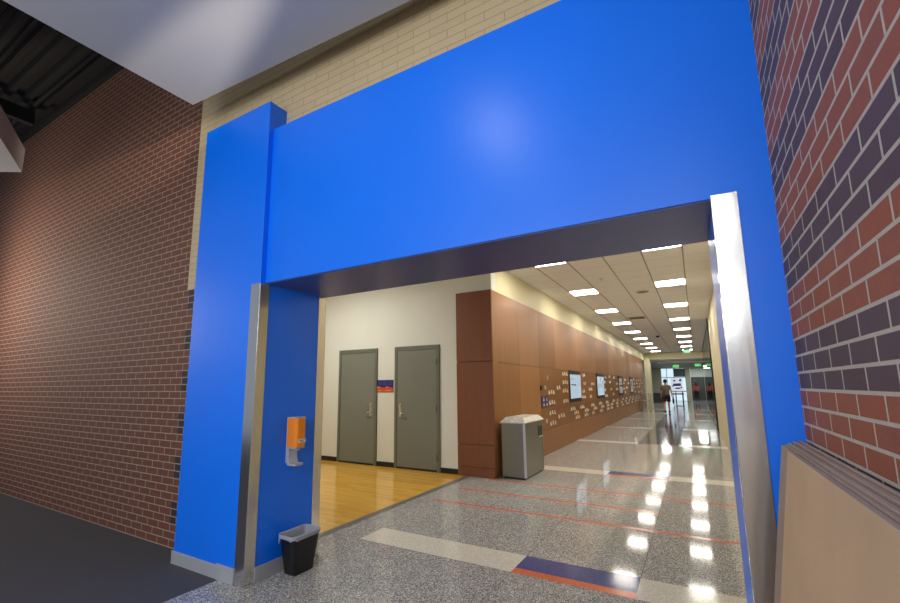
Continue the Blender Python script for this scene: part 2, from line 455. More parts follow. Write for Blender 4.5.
# niche with the doors
bm = B(); bx(bm, -10, XC - 0.012, YD, YD + 0.2, 0, ZC); niche = struct('wall_niche', bm, M['white_wall'])
bm = B(); bx(bm, -10.2, -10, YR, YD, 0, ZC); struct('wall_niche_left', bm, M['white_wall'])
bm = B(); bx(bm, -10, -4.05, YB + 0.201, YR, 0, ZC); bx(bm, -4.05, XG, YB + 0.201, YR + 0.001, ZO + 0.36, ZC); struct('wall_portal_back', bm, M['white_wall'])
bm = B()
for a, b in ((-10, -6.45), (-5.42, -5.01), (-3.99, -3.64)): bx(bm, a, b, YD - 0.012, YD, 0, 0.09, 0.003)
struct('baseboard_niche', bm, M['blackbase'])

def door(n, x0, x1, handle_right):
    b = B(); w = 0.06
    bx(b, x0, x0 + w, YD - 0.03, YD + 0.02, 0, 2.26, 0.004); bx(b, x1 - w, x1, YD - 0.03, YD + 0.02, 0, 2.26, 0.004); bx(b, x0 + w, x1 - w, YD - 0.03, YD + 0.02, 2.18, 2.26, 0.004)
    fr = struct('door_%d' % n, b, M['frame'])
    b = B(); bx(b, x0 + w + 0.004, x1 - w - 0.004, YD - 0.022, YD - 0.001, 0.035, 2.176, 0.003); lf = obj('door_leaf', b, M['door'], fr)
    b = B(); bx(b, x0 + w, x1 - w, YD - 0.02, YD + 0.0, 0.0, 0.033); obj('door_sweep', b, M['blackbase'], fr)
    hx = x1 - w - 0.08 if handle_right else x0 + w + 0.08; s = -1 if handle_right else 1
    b = B(); bx(b, hx - 0.028, hx + 0.028, YD - 0.032, YD - 0.022, 0.93, 1.19, 0.004)
    disc(b, (hx, YD - 0.05, 1.135), 0.02, 0.02, 'Y')
    tube(b, [(hx, YD - 0.03, 1.0), (hx, YD - 0.08, 1.0), (hx + s * 0.02, YD - 0.088, 1.0), (hx + s * 0.125, YD - 0.085, 1.0)], 0.011)
    obj('door_handle', b, M['chrome'], lf)
    hxx = x0 + w if handle_right else x1 - w
    for z in (0.25, 1.1, 1.95):
        b = B(); tube(b, [(hxx, YD - 0.034, z - 0.06), (hxx, YD - 0.034, z + 0.06)], 0.009); obj('hinge', b, M['frame'], fr)
door(1, -6.44, -5.43, True); door(2, -5.0, -4.0, False)

# room sign between the doors
t = thing('room_sign', 'small navy and orange room sign on the white wall between the two doors', 'sign', (-5.23, YD, 1.51))
bm = B(); bx(bm, -5.43, -5.04, YD - 0.012, YD, 1.40, 1.63, 0.002); obj('sign_plate', bm, M['navy'], t)
bm = B(); prism(bm, [(-5.43, 1.40), (-5.04, 1.40), (-5.04, 1.475), (-5.13, 1.495), (-5.2, 1.51), (-5.235, 1.475), (-5.31, 1.485), (-5.43, 1.515)], YD - 0.015, YD - 0.0121, axis='Y'); obj('sign_lower_field', bm, M['orange_dk'], t)
for a, b_, z in ((-5.41, -5.33, 1.42), (-5.23, -5.09, 1.42), (-5.42, -5.36, 1.48), (-5.22, -5.17, 1.482)):
    bm = B(); bx(bm, a, b_, YD - 0.017, YD - 0.0151, z, z + 0.014); obj('sign_print', bm, M['peach'], t)
for z in (1.585, 1.56, 1.535): 
    for x in (-5.40, -5.28, -5.16):
        bm = B(); bx(bm, x, x + 0.09, YD - 0.014, YD - 0.0121, z, z + 0.012); obj('sign_text', bm, M['violet'], t)

# wood-clad block and corridor wall
bm = B(); bx(bm, -3.60, XC - 0.03, YD - 0.03, 31.6, 0, 3.12); wallw = struct('wall_corridor_left', bm, M['gap'])
def panel(x0, x1, y0, y1, z0, z1, mat):
    b = B(); bx(b, x0, x1, y0, y1, z0, z1, 0.002, 1); obj('wood_panel', b, mat, wallw)
gp = 0.006
YF = 6.80
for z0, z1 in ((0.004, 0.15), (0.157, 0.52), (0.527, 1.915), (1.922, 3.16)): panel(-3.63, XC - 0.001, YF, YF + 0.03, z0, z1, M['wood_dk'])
ysp = [YF + 0.03] + [8.1 + 1.278 * k for k in range(19)]
ysp[-1] = 31.6
SCREENS = (11.88, 15.62, 20.52, 24.36)
wv = [wood('cherry_veneer_%s' % 'abcd'[k], c1, c2, 'Z', 1.0, 0.4) for k, (c1, c2) in enumerate((((132, 88, 46), (164, 112, 62)), ((146, 99, 54), (176, 123, 72)), ((122, 80, 40), (152, 102, 55)), ((137, 92, 48), (167, 116, 66))))]  # panel tones vary in place of light scallops on the wood
for k, (a, b_) in enumerate(zip(ysp, ysp[1:])):
    m = wv[(k * 3 + k // 4) % 4] if k > 1 else wv[k]
    panel(XC - 0.03, XC, a + (gp / 2 if k else 0), b_ - gp / 2, 1.903, 3.16, m)
    if k < 2:
        panel(XC - 0.03, XC, a + (gp / 2 if k else 0), b_ - gp / 2, 0.004, 1.896, m)
# the long display field is made of wide boards, with a step line at 1.0 and 0.5 m
edges = [ysp[2], 11.87, 13.14, 15.61, 16.9, 20.51, 21.82, 24.35, 25.66, 31.6]
for k, (a, b_) in enumerate(zip(edges, edges[1:])):
    panel(XC - 0.03, XC, a + gp / 2, b_ - gp / 2, 1.004, 1.896, wv[(k + 2) % 4])
    panel(XC - 0.03, XC, a + gp / 2, b_ - 0.001, 0.507, 0.998, wv[2])
    panel(XC - 0.03, XC, a + gp / 2, b_ - 0.001, 0.004, 0.501, wv[0])
# cream wall over the cladding
bm = B(); bx(bm, XC - 0.2, XC - 0.012, YD + 0.2, 33.4, 3.161, ZC); struct('wall_over_cladding', bm, M['cream'])

# wall displays
for k, (y0, lab) in enumerate(zip(SCREENS, ('nearest lit wall display on the wood wall, bright blue white picture with a dark line',
        'second lit wall display along the wood wall, pale picture with grey figures', 'third wall display along the wood wall, dim with a painted-in brownish reflection',
        'farthest wall display on the wood wall, dim with a dark round mark'))):
    y1 = y0 + 1.25
    t = thing('wall_display', lab, 'screen', (XC, (y0 + y1) / 2, 1.47), 'displays along the wood wall')
    b = B(); bx(b, XC + 0.001, XC + 0.035, y0, y1, 1.045, 1.9, 0.004); obj('bezel', b, M['black'], t)
    b = B(); bx(b, XC + 0.0355, XC + 0.038, y0 + 0.01, y1 - (0.01 if k < 2 else 0.3), 1.145, 1.79); obj('screen', b, M['screen'] if k < 2 else M['screen_dim'], t)
    marks = (((0.1, 0.34, 1.50, 1.53), (0.42, 0.66, 1.49, 1.525), (0.08, 0.4, 1.66, 1.672)), ((0.2, 0.27, 1.4, 1.53), (0.45, 0.52, 1.45, 1.58), (0.7, 0.77, 1.38, 1.51), (0.55, 0.62, 1.62, 1.75), (0.9, 0.97, 1.5, 1.63)),
             ((0.2, 0.9, 1.42, 1.5), (0.3, 0.7, 1.6, 1.64)), ((0.3, 0.8, 1.3, 1.34),))[k]
    for a, c_, z0, z1 in marks:
        b = B(); bx(b, XC + 0.0385, XC + 0.04, y0 + a, y0 + c_, z0, z1); obj('screen_mark', b, M['lettergrey'] if k == 1 else M['black'], t)
    if k == 3:
        b = B(); disc(b, (XC + 0.0385, y0 + 0.42, 1.55), 0.16, 0.002, 'X', 20); obj('screen_mark', b, M['black'], t)

# small bent plaques fixed along the wood wall
def plaque_mesh():
    b = B()
    # a tilted plate folded from a foot: reads as a little tent from the side
    prism(b, [(0.0, -0.045), (0.010, -0.045), (0.024, -0.035), (0.010, 0.025), (0.010, 0.045), (0.0, 0.045)], -0.028, 0.028, axis='Y')
    b2 = b
    me = bpy.data.meshes.new('name_plaque'); bmesh.ops.recalc_face_normals(b2, faces=b2.faces[:]); b2.to_mesh(me); b2.free(); me.materials.append(M['plaque']); return me
pm = plaque_mesh()
spots = []
def trio(y, z, n=3, st=0.19): spots.extend((y + st * i, z + (0.012 if i % 2 else 0)) for i in range(n))
trio(9.92, 1.68, 1); trio(9.71, 1.455, 1); trio(10.72, 1.44, 2); trio(10.0, 1.34); trio(10.02, 1.105); trio(11.3, 1.79); trio(11.3, 1.575); trio(11.28, 1.36); trio(11.28, 1.10)
trio(10.02, 0.87); trio(10.74, 0.755, 3, 0.23); trio(10.03, 0.635); trio(9.72, 0.72, 1)
rr = random.Random(5)
for (a, b_) in ((13.3, 15.4), (17.0, 20.4), (22.0, 24.2), (25.8, 31.0)):
    for z in (1.78, 1.57, 1.35, 1.12):
        y = a + rr.uniform(0, 0.5)
        while y < b_ - 0.45:
            trio(y, z + rr.uniform(-0.04, 0.04), rr.choice((2, 3)), 0.19); y += 0.6 + rr.choice((0.3, 0.5, 0.8, 1.1))
for z in (0.87, 0.75, 0.62):
    y = 11.9 + rr.uniform(0, 0.6)
    while y < 30.0:
        trio(y, z, rr.choice((2, 3, 3)), 0.19); y += 0.62 + rr.choice((0.25, 0.5, 0.7, 0.9))
for i, (y, z) in enumerate(spots):
    o = bpy.data.objects.new('name_plaque', pm); C.objects.link(o); o.location = (XC + 0.0005, y, z)
    tag(o, 'small pale metal name plaque fixed to the brown wood corridor wall', 'plaque', 'small plaques along the wood wall')
t = thing('blue_plaque', 'blue wall plaque with four pale marks at the near end of the plaque field', 'plaque', (XC, 9.64, 1.14))
bm = B(); bx(bm, XC + 0.001, XC + 0.014, 9.40, 9.88, 1.025, 1.265, 0.002); obj('plate', bm, M['navy'], t)
bm = B()
for y in (9.5, 9.72):
    for z in (1.05, 1.16):
        prism(bm, [(y, z), (y + 0.09, z), (y + 0.07, z + 0.05), (y + 0.055, z + 0.05), (y + 0.055, z + 0.075), (y + 0.025, z + 0.075), (y + 0.025, z + 0.05), (y + 0.01, z + 0.05)], XC + 0.0145, XC + 0.018, axis='X')
obj('pale_mark', bm, M['plaque'], t)
t = thing('card_reader', 'small black card reader on the wood wall above the blue plaque', 'reader', (XC, 9.39, 1.45))
bm = B(); bx(bm, XC + 0.001, XC + 0.03, 9.36, 9.44, 1.40, 1.50, 0.006); obj('reader_body', bm, M['black'], t)
bm = B(); bx(bm, XC + 0.0302, XC + 0.032, 9.385, 9.415, 1.475, 1.485); obj('reader_lamp', bm, M['violet'], t)

# corridor right side: cream wall, then a glazed screen
bm = B(); bx(bm, XG, XG + 0.2, YR, 16.9, 0, ZC); struct('wall_corridor_right', bm, M['cream'])
bm = B(); bx(bm, XG, XG + 0.012, 16.98, 33.4, 0.1, ZC - 0.08); gl = struct('window_1', bm, M['glass'])
bm = B()
bx(bm, XG - 0.045, XG + 0.04, 16.9, 16.98, 0, ZC)
bx(bm, XG - 0.01, XG + 0.04, 16.98, 33.4, 0, 0.1); bx(bm, XG - 0.01, XG + 0.04, 16.98, 33.4, ZC - 0.08, ZC)
obj('window_frame', bm, M['black'], gl)
bm = B(); bx(bm, 3.9, 4.0, 16.9, 33.4, 0, ZC); bx(bm, XG + 0.2, 3.9, 16.7, 16.9, 0, ZC); struct('wall_shop', bm, M['cream'])

# corridor ceiling
bm = B(); bx(bm, -10, 4.0, YB + 0.2, 33.4, ZC, ZC + 0.1); struct('ceiling', bm, M['tiles'])
ORD = ('partly hidden first', 'second', 'third', 'fourth', 'fifth', 'sixth', 'seventh', 'eighth', 'ninth', 'tenth')
for row, cx in (('left', -2.11), ('right', -0.30)):
    for k in range(9 if row == 'right' else 9):
        y = 7.38 + 3.05 * k
        t = thing('ceiling_light', 'lit square ceiling light, %s from the portal in the %s row' % (ORD[k], row), 'light', (cx, y, ZC), 'corridor ceiling lights')
        b = B(); h = 0.3; i = 0.275
        for r in ((-h, h, -h, -i), (-h, h, i, h), (-h, -i, -i, i), (i, h, -i, i)): bx(b, cx + r[0], cx + r[1], y + r[2], y + r[3], ZC - 0.008, ZC - 0.0005)
        obj('light_frame', b, M['lampframe'], t)
        b = B(); bx(b, cx - i, cx + i, y - i, y + i, ZC - 0.006, ZC - 0.001); obj('diffuser', b, M['lamp'], t)
bm = B(); disc(bm, (-1.508, 9.22, ZC - 0.015), 0.045, 0.0145); disc(bm, (-1.508, 9.22, ZC - 0.045), 0.015, 0.03)
tag(obj('sprinkler_head', bm, M['lampframe']), 'small round sprinkler head on the near corridor ceiling', 'sprinkler')
t = thing('ceiling_speaker', 'round pale ceiling speaker between the two rows of lights', 'speaker', (-0.91, 11.1, ZC))
bm = B(); disc(bm, (-0.91, 11.1, ZC - 0.012), 0.15, 0.0115, n=32); obj('speaker_rim', bm, M['lampframe'], t)
bm = B(); disc(bm, (-0.91, 11.1, ZC - 0.014), 0.125, 0.002, n=32); obj('speaker_grille', bm, plain('grille_cloth', (150, 140, 122), 0.8), t)
t = thing('air_vent', 'square air vent in the corridor ceiling beside the left row of lights', 'vent', (-1.5, 15.45, ZC))
bm = B(); bx(bm, -1.79, -1.21, 15.17, 15.73, ZC - 0.010, ZC - 0.0005); obj('vent_frame', bm, M['lampframe'], t)
for k in range(5):
    bm = B(); bx(bm, -1.72, -1.28, 15.24 + 0.09 * k, 15.27 + 0.09 * k, ZC - 0.016, ZC - 0.0102); obj('vent_slat', bm, plain('vent_dark', (90, 84, 74), 0.7), t)
bm = B(); disc(bm, (-1.32, 21.8, ZC - 0.03), 0.08, 0.0295); loft(bm, [[(-1.32 + r * math.cos(a * math.pi / 8), 21.8 + r * math.sin(a * math.pi / 8), z) for a in range(16)] for r, z in ((0.065, ZC - 0.03), (0.055, ZC - 0.06), (0.03, ZC - 0.08))])
tag(obj('dome_camera', bm, M['black']), 'small dark dome camera on the far corridor ceiling', 'camera')

# far end
bm = B(); bx(bm, -2.94, -2.60, 32.6, 33.4, 0, 3.25); struct('wall_end_left', bm, M['cream'])
bm = B(); bx(bm, -3.6, 4.0, 33.4, 33.6, 3.22, ZC + 0.1); struct('wall_end', bm, M['cream'])
bm = B(); bx(bm, -2.2, 1.1, 33.9, 34.1, 2.95, 3.06); struct('trim_2', bm, M['white_wall'])
grey = painted('grey_lobby_wall', (120, 122, 112), (128, 130, 120), 0.5, 60, 0.02)
bm = B(); bx(bm, -6.0, 4.0, 33.6, 62, 3.06, 3.2); struct('ceiling_lobby', bm, painted('lobby_ceiling', (130, 130, 124), (138, 138, 132), 0.7, 60, 0.02))
bm = B(); bx(bm, -3.7, -3.5, 33.6, 46, 0, 3.06); struct('wall_lobby_left', bm, grey)
bm = B(); bx(bm, 1.25, 1.4, 33.6, 56, 0, 3.06); struct('wall_lobby_right', bm, grey)
bm = B(); bx(bm, -3.5, -2.80, 46, 46.3, 0, 3.06); bx(bm, -0.76, -0.40, 45.8, 46.3, 0, 3.06); bx(bm, 0.75, 1.25, 46, 46.3, 0, 3.06)
bx(bm, -0.40, 0.75, 46, 46.3, 2.97, 3.06); bx(bm, -2.8, -0.76, 46, 46.3, 2.97, 3.06); struct('wall_lobby_end', bm, painted('beige_lobby_wall', (176, 170, 150), (182, 176, 156), 0.5, 60, 0.02))
bm = B(); bx(bm, -2.8, -0.76, 46.1, 46.12, 0.02, 2.97); w2 = struct('window_2', bm, M['sky_pane'])
bm = B()
for x in (-2.80, -2.32, -1.74, -0.80): bx(bm, x, x + 0.05, 46.04, 46.1, 0, 2.97)
bx(bm, -2.8, -0.76, 46.04, 46.1, 2.12, 2.18); obj('window_frame', bm, plain('pale_mullion', (170, 180, 184), 0.4), w2)
bm = B(); bx(bm, -1.69, -0.80, 46.02, 46.035, 2.2, 2.95); obj('transom_blind', bm, plain('grey_blind', (92, 104, 104), 0.6), w2)
bm = B(); bx(bm, -0.39, 0.75, 50.0, 50.2, 2.2, 3.06); bx(bm, -0.7, -0.39, 46.3, 50.2, 0, 3.06); bx(bm, 0.75, 1.0, 46.3, 50.2, 0, 3.06); struct('wall_recess', bm, painted('pale_recess', (206, 212, 206), (212, 218, 212), 0.5, 60, 0.02))
bm = B(); bx(bm, -0.39, 0.75, 50.05, 50.15, 0, 2.2); d3 = struct('door_3', bm, plain('dark_lift_door', (74, 82, 80), 0.35, 0.3))
bm = B(); bx(bm, 0.17, 0.19, 50.03, 50.05, 0, 2.18); bx(bm, -0.39, 0.75, 50.02, 50.05, 2.14, 2.2); obj('door_seam', bm, M['black'], d3)

# exit signs
def exit_sign(label, x, y, z, top):
    t = thing('exit_sign', label, 'exit sign', (x, y, z), 'green exit signs')
    b = B(); bx(b, x - 0.16, x + 0.16, y - 0.02, y + 0.02, z - 0.1, z + 0.1, 0.006); obj('sign_body', b, M['exitbody'], t)
    b = B(); tube(b, [(x, y, z + 0.09), (x, y, top - 0.001)], 0.012); obj('hanger', b, M['lampframe'], t)
    text_mesh('sign_letters', 'EXIT', 0.19, M['exit'], Matrix.Translation((x, y - 0.024, z)) @ Matrix.Rotation(math.pi / 2, 4, 'X'), t, 0.003)
exit_sign('green exit sign over the bright lobby window at the end of the corridor', -1.08, 33.75, 2.72, 3.06)
exit_sign('green exit sign on the right, above the lift recess at the far end', 0.22, 33.75, 2.76, 3.06)
exit_sign('green exit sign hanging from the corridor ceiling below the right row of lights', -0.31, 29.6, 3.44, ZC)

# lobby furniture
t = thing('poster_board', 'white poster board with purple picture in front of the bright lobby window', 'poster', (-1.42, 43, 0))
bm = B(); bx(bm, -1.9, -0.95, 43, 43.03, 0.72, 2.06, 0.006); obj('board', bm, M['poster'], t)
bm = B()
for a, b_, c_, d_ in ((-1.72, -1.5, 1.75, 1.9), (-1.25, -1.05, 1.75, 1.98), (-1.75, -1.1, 1.35, 1.6), (-1.6, -1.2, 1.1, 1.25), (-1.85, -1.7, 1.3, 1.42), (-1.2, -1.05, 1.15, 1.35)): prism(bm, [(a, c_), (b_, c_ + 0.02), (b_ - 0.03, d_), (a + 0.05, d_ - 0.02)], 42.99, 42.999, axis='Y')
obj('poster_print', bm, M['purple'], t)
bm = B()
for x in (-1.8, -1.05): bx(bm, x, x + 0.05, 42.98, 43.05, 0.0, 0.8); bx(bm, x - 0.02, x + 0.07, 42.75, 43.3, 0.0, 0.04)
bx(bm, -1.9, -0.95, 42.97, 43.06, 0.64, 0.74); obj('stand', bm, M['black'], t)
t = thing('high_table', 'slender black high table standing in front of the white poster board', 'table', (-1.05, 35.3, 0))
bm = B(); bx(bm, -1.6, -0.62, 35.1, 35.6, 1.0, 1.05, 0.008); obj('tabletop', bm, M['black'], t)
for x in (-1.28, -0.88):
    bm = B(); tube(bm, [(x, 35.35, 0.02), (x, 35.35, 1.0)], 0.025); obj('leg', bm, M['black'], t)
bm = B(); bx(bm, -1.35, -0.80, 35.2, 35.5, 0.003, 0.03); obj('foot_bar', bm, M['black'], t)
t = thing('planter_box', 'dark grey low box by the left lobby wall behind the walking person', 'box', (-3.0, 41.4, 0))
bm = B(); loft(bm, [rrect(-2.9, 41.4, w, d, 0.05, z) for w, d, z in ((0.9, 0.9, 0.002), (1.05, 1.05, 0.75), (1.1, 1.1, 0.8), (0.98, 0.98, 0.8), (0.95, 0.95, 0.74))]); obj('box_body', bm, plain('charcoal_box', (52, 54, 58), 0.6), t)
t = thing('console_table', 'small two tier metal table by the cream column at the end of the wood wall', 'table', (-2.62, 28.4, 0))
steel_t = plain('pale_table_metal', (170, 164, 150), 0.35, 0.6)
for nm, z in (('tabletop', 0.98), ('shelf', 0.55)):
    bm = B(); bx(bm, -2.92, -2.35, 27.9, 28.9, z, z + 0.04, 0.006); obj(nm, bm, steel_t, t)
for x in (-2.88, -2.40):
    for y in (27.96, 28.84):
        bm = B(); tube(bm, [(x, y, 0.002), (x, y, 0.98)], 0.018, 8); obj('leg', bm, steel_t, t)

# ------------------------------------------------------------------ people (seen small, far down the corridor)
def skin(name, verts, edges, radii, mat, parent=None, mtx=None, levels=2):
    me = bpy.data.meshes.new(name); me.from_pydata(verts, edges, [])
    o = bpy.data.objects.new(name + '_src', me); C.objects.link(o)
    md = o.modifiers.new('skin', 'SKIN'); md.use_smooth_shade = True
    if not me.skin_vertices: me.skin_vertices.new()
    for i, r in enumerate(radii):
        sv = me.skin_vertices[0].data[i]
        sv.radius = (r, r) if not isinstance(r, tuple) else r
        sv.use_root = (i == 0)
    s = o.modifiers.new('sub', 'SUBSURF'); s.levels = levels; s.render_levels = levels
    bpy.context.view_layer.update()
    m2 = bpy.data.meshes.new_from_object(o.evaluated_get(bpy.context.evaluated_depsgraph_get()))
    bpy.data.objects.remove(o); bpy.data.meshes.remove(me)
    m2.name = name; m2.transform(mtx or Matrix()); m2.materials.clear(); m2.materials.append(mat)
    for p in m2.polygons: p.use_smooth = True
    r = bpy.data.objects.new(name, m2); C.objects.link(r)
    if parent is not None: r.parent = parent; r.matrix_parent_inverse = world_of(parent).inverted()
    return r

def person(loc, heading, label, pose, mats, scale=1.0, long_trousers=False, long_hair=False):
    t = thing('person', label, 'person', loc)
    mtx = Matrix.Translation(loc) @ Matrix.Rotation(heading, 4, 'Z') @ Matrix.Scale(scale, 4)
    V = []; E = []; R = []
    def add(p, r, par=None):
        V.append(p); R.append(r)
        if par is not None: E.append((par, len(V) - 1))
        return len(V) - 1
    pel = add((0, 0, 0.96), (0.12, 0.08)); sp = add((0, 0.005, 1.14), (0.11, 0.08), pel); ch = add((0, 0, 1.33), (0.16, 0.105), sp)
    nk = add((0, 0.005, 1.47), (0.058, 0.058), ch); hb = add((0, 0.02, 1.56), (0.066, 0.075), nk); hd = add((0, 0.025, 1.655), (0.08, 0.098), hb); add((0, 0.015, 1.735), (0.05, 0.06), hd)
    add((0, 0.135, 1.635), 0.014, hd)                               # nose
    for s in (-1, 1): add((s * 0.092, 0.015, 1.645), (0.012, 0.022), hd)   # ears
    for s, (el, wr), (kn, an, toe) in ((-1, pose['arm_l'], pose['leg_l']), (1, pose['arm_r'], pose['leg_r'])):
        sh = add((s * 0.175, 0, 1.40), 0.062, ch); e = add(el, 0.045, sh); w = add(wr, 0.03, e)
        d = (Vector(wr) - Vector(el)).normalized(); side = d.cross(Vector((0, 1, 0))).normalized() if abs(d.y) < 0.9 else Vector((1, 0, 0)); fw = side.cross(d)
        pa = add(tuple(Vector(wr) + d * 0.07), (0.036, 0.02), w)
        for k, ln in enumerate((0.075, 0.09, 0.085, 0.065)):
            b0 = Vector(wr) + d * 0.1 + fw * (0.028 - 0.018 * k)
            f1 = add(tuple(b0), 0.009, pa); f2 = add(tuple(b0 + d * ln * 0.5 - side * 0.008 * s), 0.0085, f1); add(tuple(b0 + d * ln - side * 0.025 * s), 0.007, f2)
        th = add(tuple(Vector(wr) + d * 0.05 + fw * 0.045), 0.011, pa); add(tuple(Vector(wr) + d * 0.095 + fw * 0.06), 0.009, th)
        hp = add((s * 0.085, 0, 0.90), 0.082, pel); k_ = add(kn, 0.058, hp); mid = Vector(kn).lerp(Vector(an), 0.35)
        cf = add(tuple(mid + Vector((0, -0.015, 0))), 0.055, k_); a_ = add(an, 0.036, cf); add(toe, 0.026, a_)
    body = skin('body', V, E, R, mats['skin'], t, mtx)
    sv = [(0, 0, 0.82), (0, 0.005, 1.14), (0, 0, 1.33), (0, 0.005, 1.435)]; se = [(0, 1), (1, 2), (2, 3)]; sr = [(0.215, 0.17), (0.178, 0.135), (0.18, 0.125), (0.085, 0.085)]
    for s, el in ((-1, pose['arm_l'][0]), (1, pose['arm_r'][0])):
        i = len(sv); sv += [(s * 0.18, 0, 1.395), tuple(Vector((s * 0.18, 0, 1.395)).lerp(Vector(el), 0.7))]; se += [(2, i), (i, i + 1)]; sr += [0.078, 0.066]
    skin('shirt', sv, se, sr, mats['shirt'], t, mtx)
    pv = [(0, 0, 1.02), (0, 0, 0.91)]; pe = [(0, 1)]; pr = [(0.185, 0.145), (0.185, 0.145)]
    for s, (kn, an, toe) in ((-1, pose['leg_l']), (1, pose['leg_r'])):
        h0 = Vector((s * 0.1, 0, 0.86)); i = len(pv)
        if long_trousers: pts = [h0, Vector(kn), Vector(kn).lerp(Vector(an), 0.9)]; rs = [0.115, 0.08, 0.06]
        else: pts = [h0, h0.lerp(Vector(kn), 0.6), h0.lerp(Vector(kn), 0.8)]; rs = [0.118, 0.105, 0.1]
        pv += [tuple(p) for p in pts]; pe += [(1, i), (i, i + 1), (i + 1, i + 2)]; pr += rs
    skin('trousers' if long_trousers else 'shorts', pv, pe, pr, mats['legs'], t, mtx)
    for an, toe in ((pose['leg_l'][1], pose['leg_l'][2]), (pose['leg_r'][1], pose['leg_r'][2])):
        a, b_ = Vector(an), Vector(toe); d = (b_ - a); heel = a - Vector((0, 0.03, 0)) + Vector((0, 0, -0.03))
        skin('shoe', [tuple(a + Vector((0, 0, 0.02))), tuple(heel + Vector((0, 0, 0.0))), tuple(heel.lerp(b_, 0.6)), tuple(b_)], [(0, 1), (1, 2), (2, 3)], [0.058, 0.06, 0.062, 0.056], mats['shoe'], t, mtx)
    b = B()
    bmesh.ops.create_uvsphere(b, u_segments=20, v_segments=14, radius=1.0, matrix=Matrix.Translation((0, 0.008, 1.672)) @ Matrix.Diagonal((0.098, 0.122, 0.108, 1)))
    bmesh.ops.delete(b, geom=[v for v in b.verts if (v.co.z < 1.695 and v.co.y > 0.0) or v.co.z < 1.60], context='VERTS')
    bmesh.ops.solidify(b, geom=b.faces[:], thickness=0.012)
    if long_hair:
        bmesh.ops.create_uvsphere(b, u_segments=16, v_segments=12, radius=1.0, matrix=Matrix.Translation((0, -0.085, 1.54)) @ Matrix.Diagonal((0.105, 0.06, 0.2, 1)))
    for v in b.verts: v.co = mtx @ v.co
    for f in b.faces: f.smooth = True
    obj('hair', b, mats['hair'], t)
    b = B()
    for s in (-1, 1): bmesh.ops.create_uvsphere(b, u_segments=8, v_segments=6, radius=0.012, matrix=mtx @ Matrix.Translation((s * 0.032, 0.108, 1.66)))
    obj('eyes', b, M['black'], t)
    b = B(); bmesh.ops.create_uvsphere(b, u_segments=10, v_segments=6, radius=1.0, matrix=mtx @ Matrix.Translation((0, 0.112, 1.585)) @ Matrix.Diagonal((0.026, 0.012, 0.008, 1))); obj('mouth', b, lipm, t)
    return t
skinm = plain('skin', (190, 140, 112), 0.55)
lipm = plain('lips', (150, 84, 78), 0.5)
hairm = plain('dark_hair', (30, 24, 22), 0.6)
walk = dict(arm_l=((-0.235, 0.02, 1.13), (-0.25, 0.14, 0.91)), arm_r=((0.25, -0.07, 1.14), (0.28, -0.08, 0.88)),
            leg_l=((-0.09, -0.02, 0.5), (-0.08, -0.27, 0.13), (-0.08, -0.17, 0.035)), leg_r=((0.09, 0.10, 0.5), (0.09, 0.06, 0.09), (0.09, 0.21, 0.035)))
person((-1.42, 26.3, 0.012), 0.0, 'person walking away in an olive grey T-shirt, dark red shorts and black shoes', walk,
       dict(skin=skinm, shirt=plain('olive_shirt', (100, 92, 76), 0.8), legs=plain('maroon_shorts', (58, 22, 34), 0.75), shoe=M['black'], hair=hairm))
bm = B(); loft(bm, [rrect(-1.10, 26.27, w, d, 0.02, z) for w, d, z in ((0.05, 0.12, 0.50), (0.09, 0.2, 0.56), (0.09, 0.2, 0.74), (0.04, 0.08, 0.80))])
tag(obj('carried_bag', bm, plain('navy_bag', (40, 52, 104), 0.6)), 'small navy bag carried in the right hand of the person in shorts', 'bag')
walk2 = dict(arm_l=((-0.25, -0.02, 1.15), (-0.2, 0.12, 0.98)), arm_r=((0.25, -0.02, 1.15), (0.2, 0.12, 0.98)),
             leg_l=((-0.09, 0.08, 0.5), (-0.08, 0.04, 0.09), (-0.08, 0.2, 0.035)), leg_r=((0.09, -0.02, 0.5), (0.09, -0.2, 0.12), (0.09, -0.09, 0.035)))
person((-0.02, 47.0, 0.012), 0.2, 'person with long dark hair in a red top and black trousers near the lift', walk2,
       dict(skin=skinm, shirt=plain('red_top', (196, 84, 84), 0.8), legs=plain('black_trousers', (26, 24, 28), 0.8), shoe=M['black'], hair=hairm), 0.96, True, True)

# ------------------------------------------------------------------ stainless litter bin in the corridor
t = thing('litter_bin', 'stainless steel litter bin with a speckled lid against the wood wall', 'bin', (-2.66, 7.41, 0))
x0, x1, y0, y1 = -2.86, -2.465, 6.93, 7.88
bm = B(); bx(bm, x0 + 0.015, x1 - 0.015, y0 + 0.015, y1 - 0.015, 0, 0.03); obj('plinth', bm, M['black'], t)
bm = B(); bx(bm, x0, x1, y0, y1, 0.03, 0.88, 0.006); body = obj('body', bm, M['binsteel'], t)
for (cx, cy, sx, sy) in ((x1, y0, -1, 1), (x0, y0, 1, 1), (x1, y1, -1, -1), (x0, y1, 1, -1)):
    bm = B(); a, w = 0.004, 0.028
    prism(bm, [(cx - sx * a, cy - sy * a), (cx + sx * w, cy - sy * a), (cx + sx * w, cy + sy * 0.0005), (cx + sx * 0.0005, cy + sy * 0.0005), (cx + sx * 0.0005, cy + sy * w), (cx - sx * a, cy + sy * w)], 0.035, 0.882)
    obj('corner_post', bm, M['alu'] if (sx, sy) == (-1, 1) else M['binsteel'], t)
bm = B(); mx, my = (x0 + x1) / 2, (y0 + y1) / 2
loft(bm, [[(mx + sx * (0.2 * a + b_), my + sy * (0.475 * a + b_), z) for sx, sy in ((-1, -1), (1, -1), (1, 1), (-1, 1))] for a, b_, z in ((1, 0.02, 0.883), (1, 0.025, 0.892), (1, 0.025, 0.90), (1, -0.05, 0.975), (1, -0.06, 0.98))])
obj('lid', bm, M['speckle'], t)
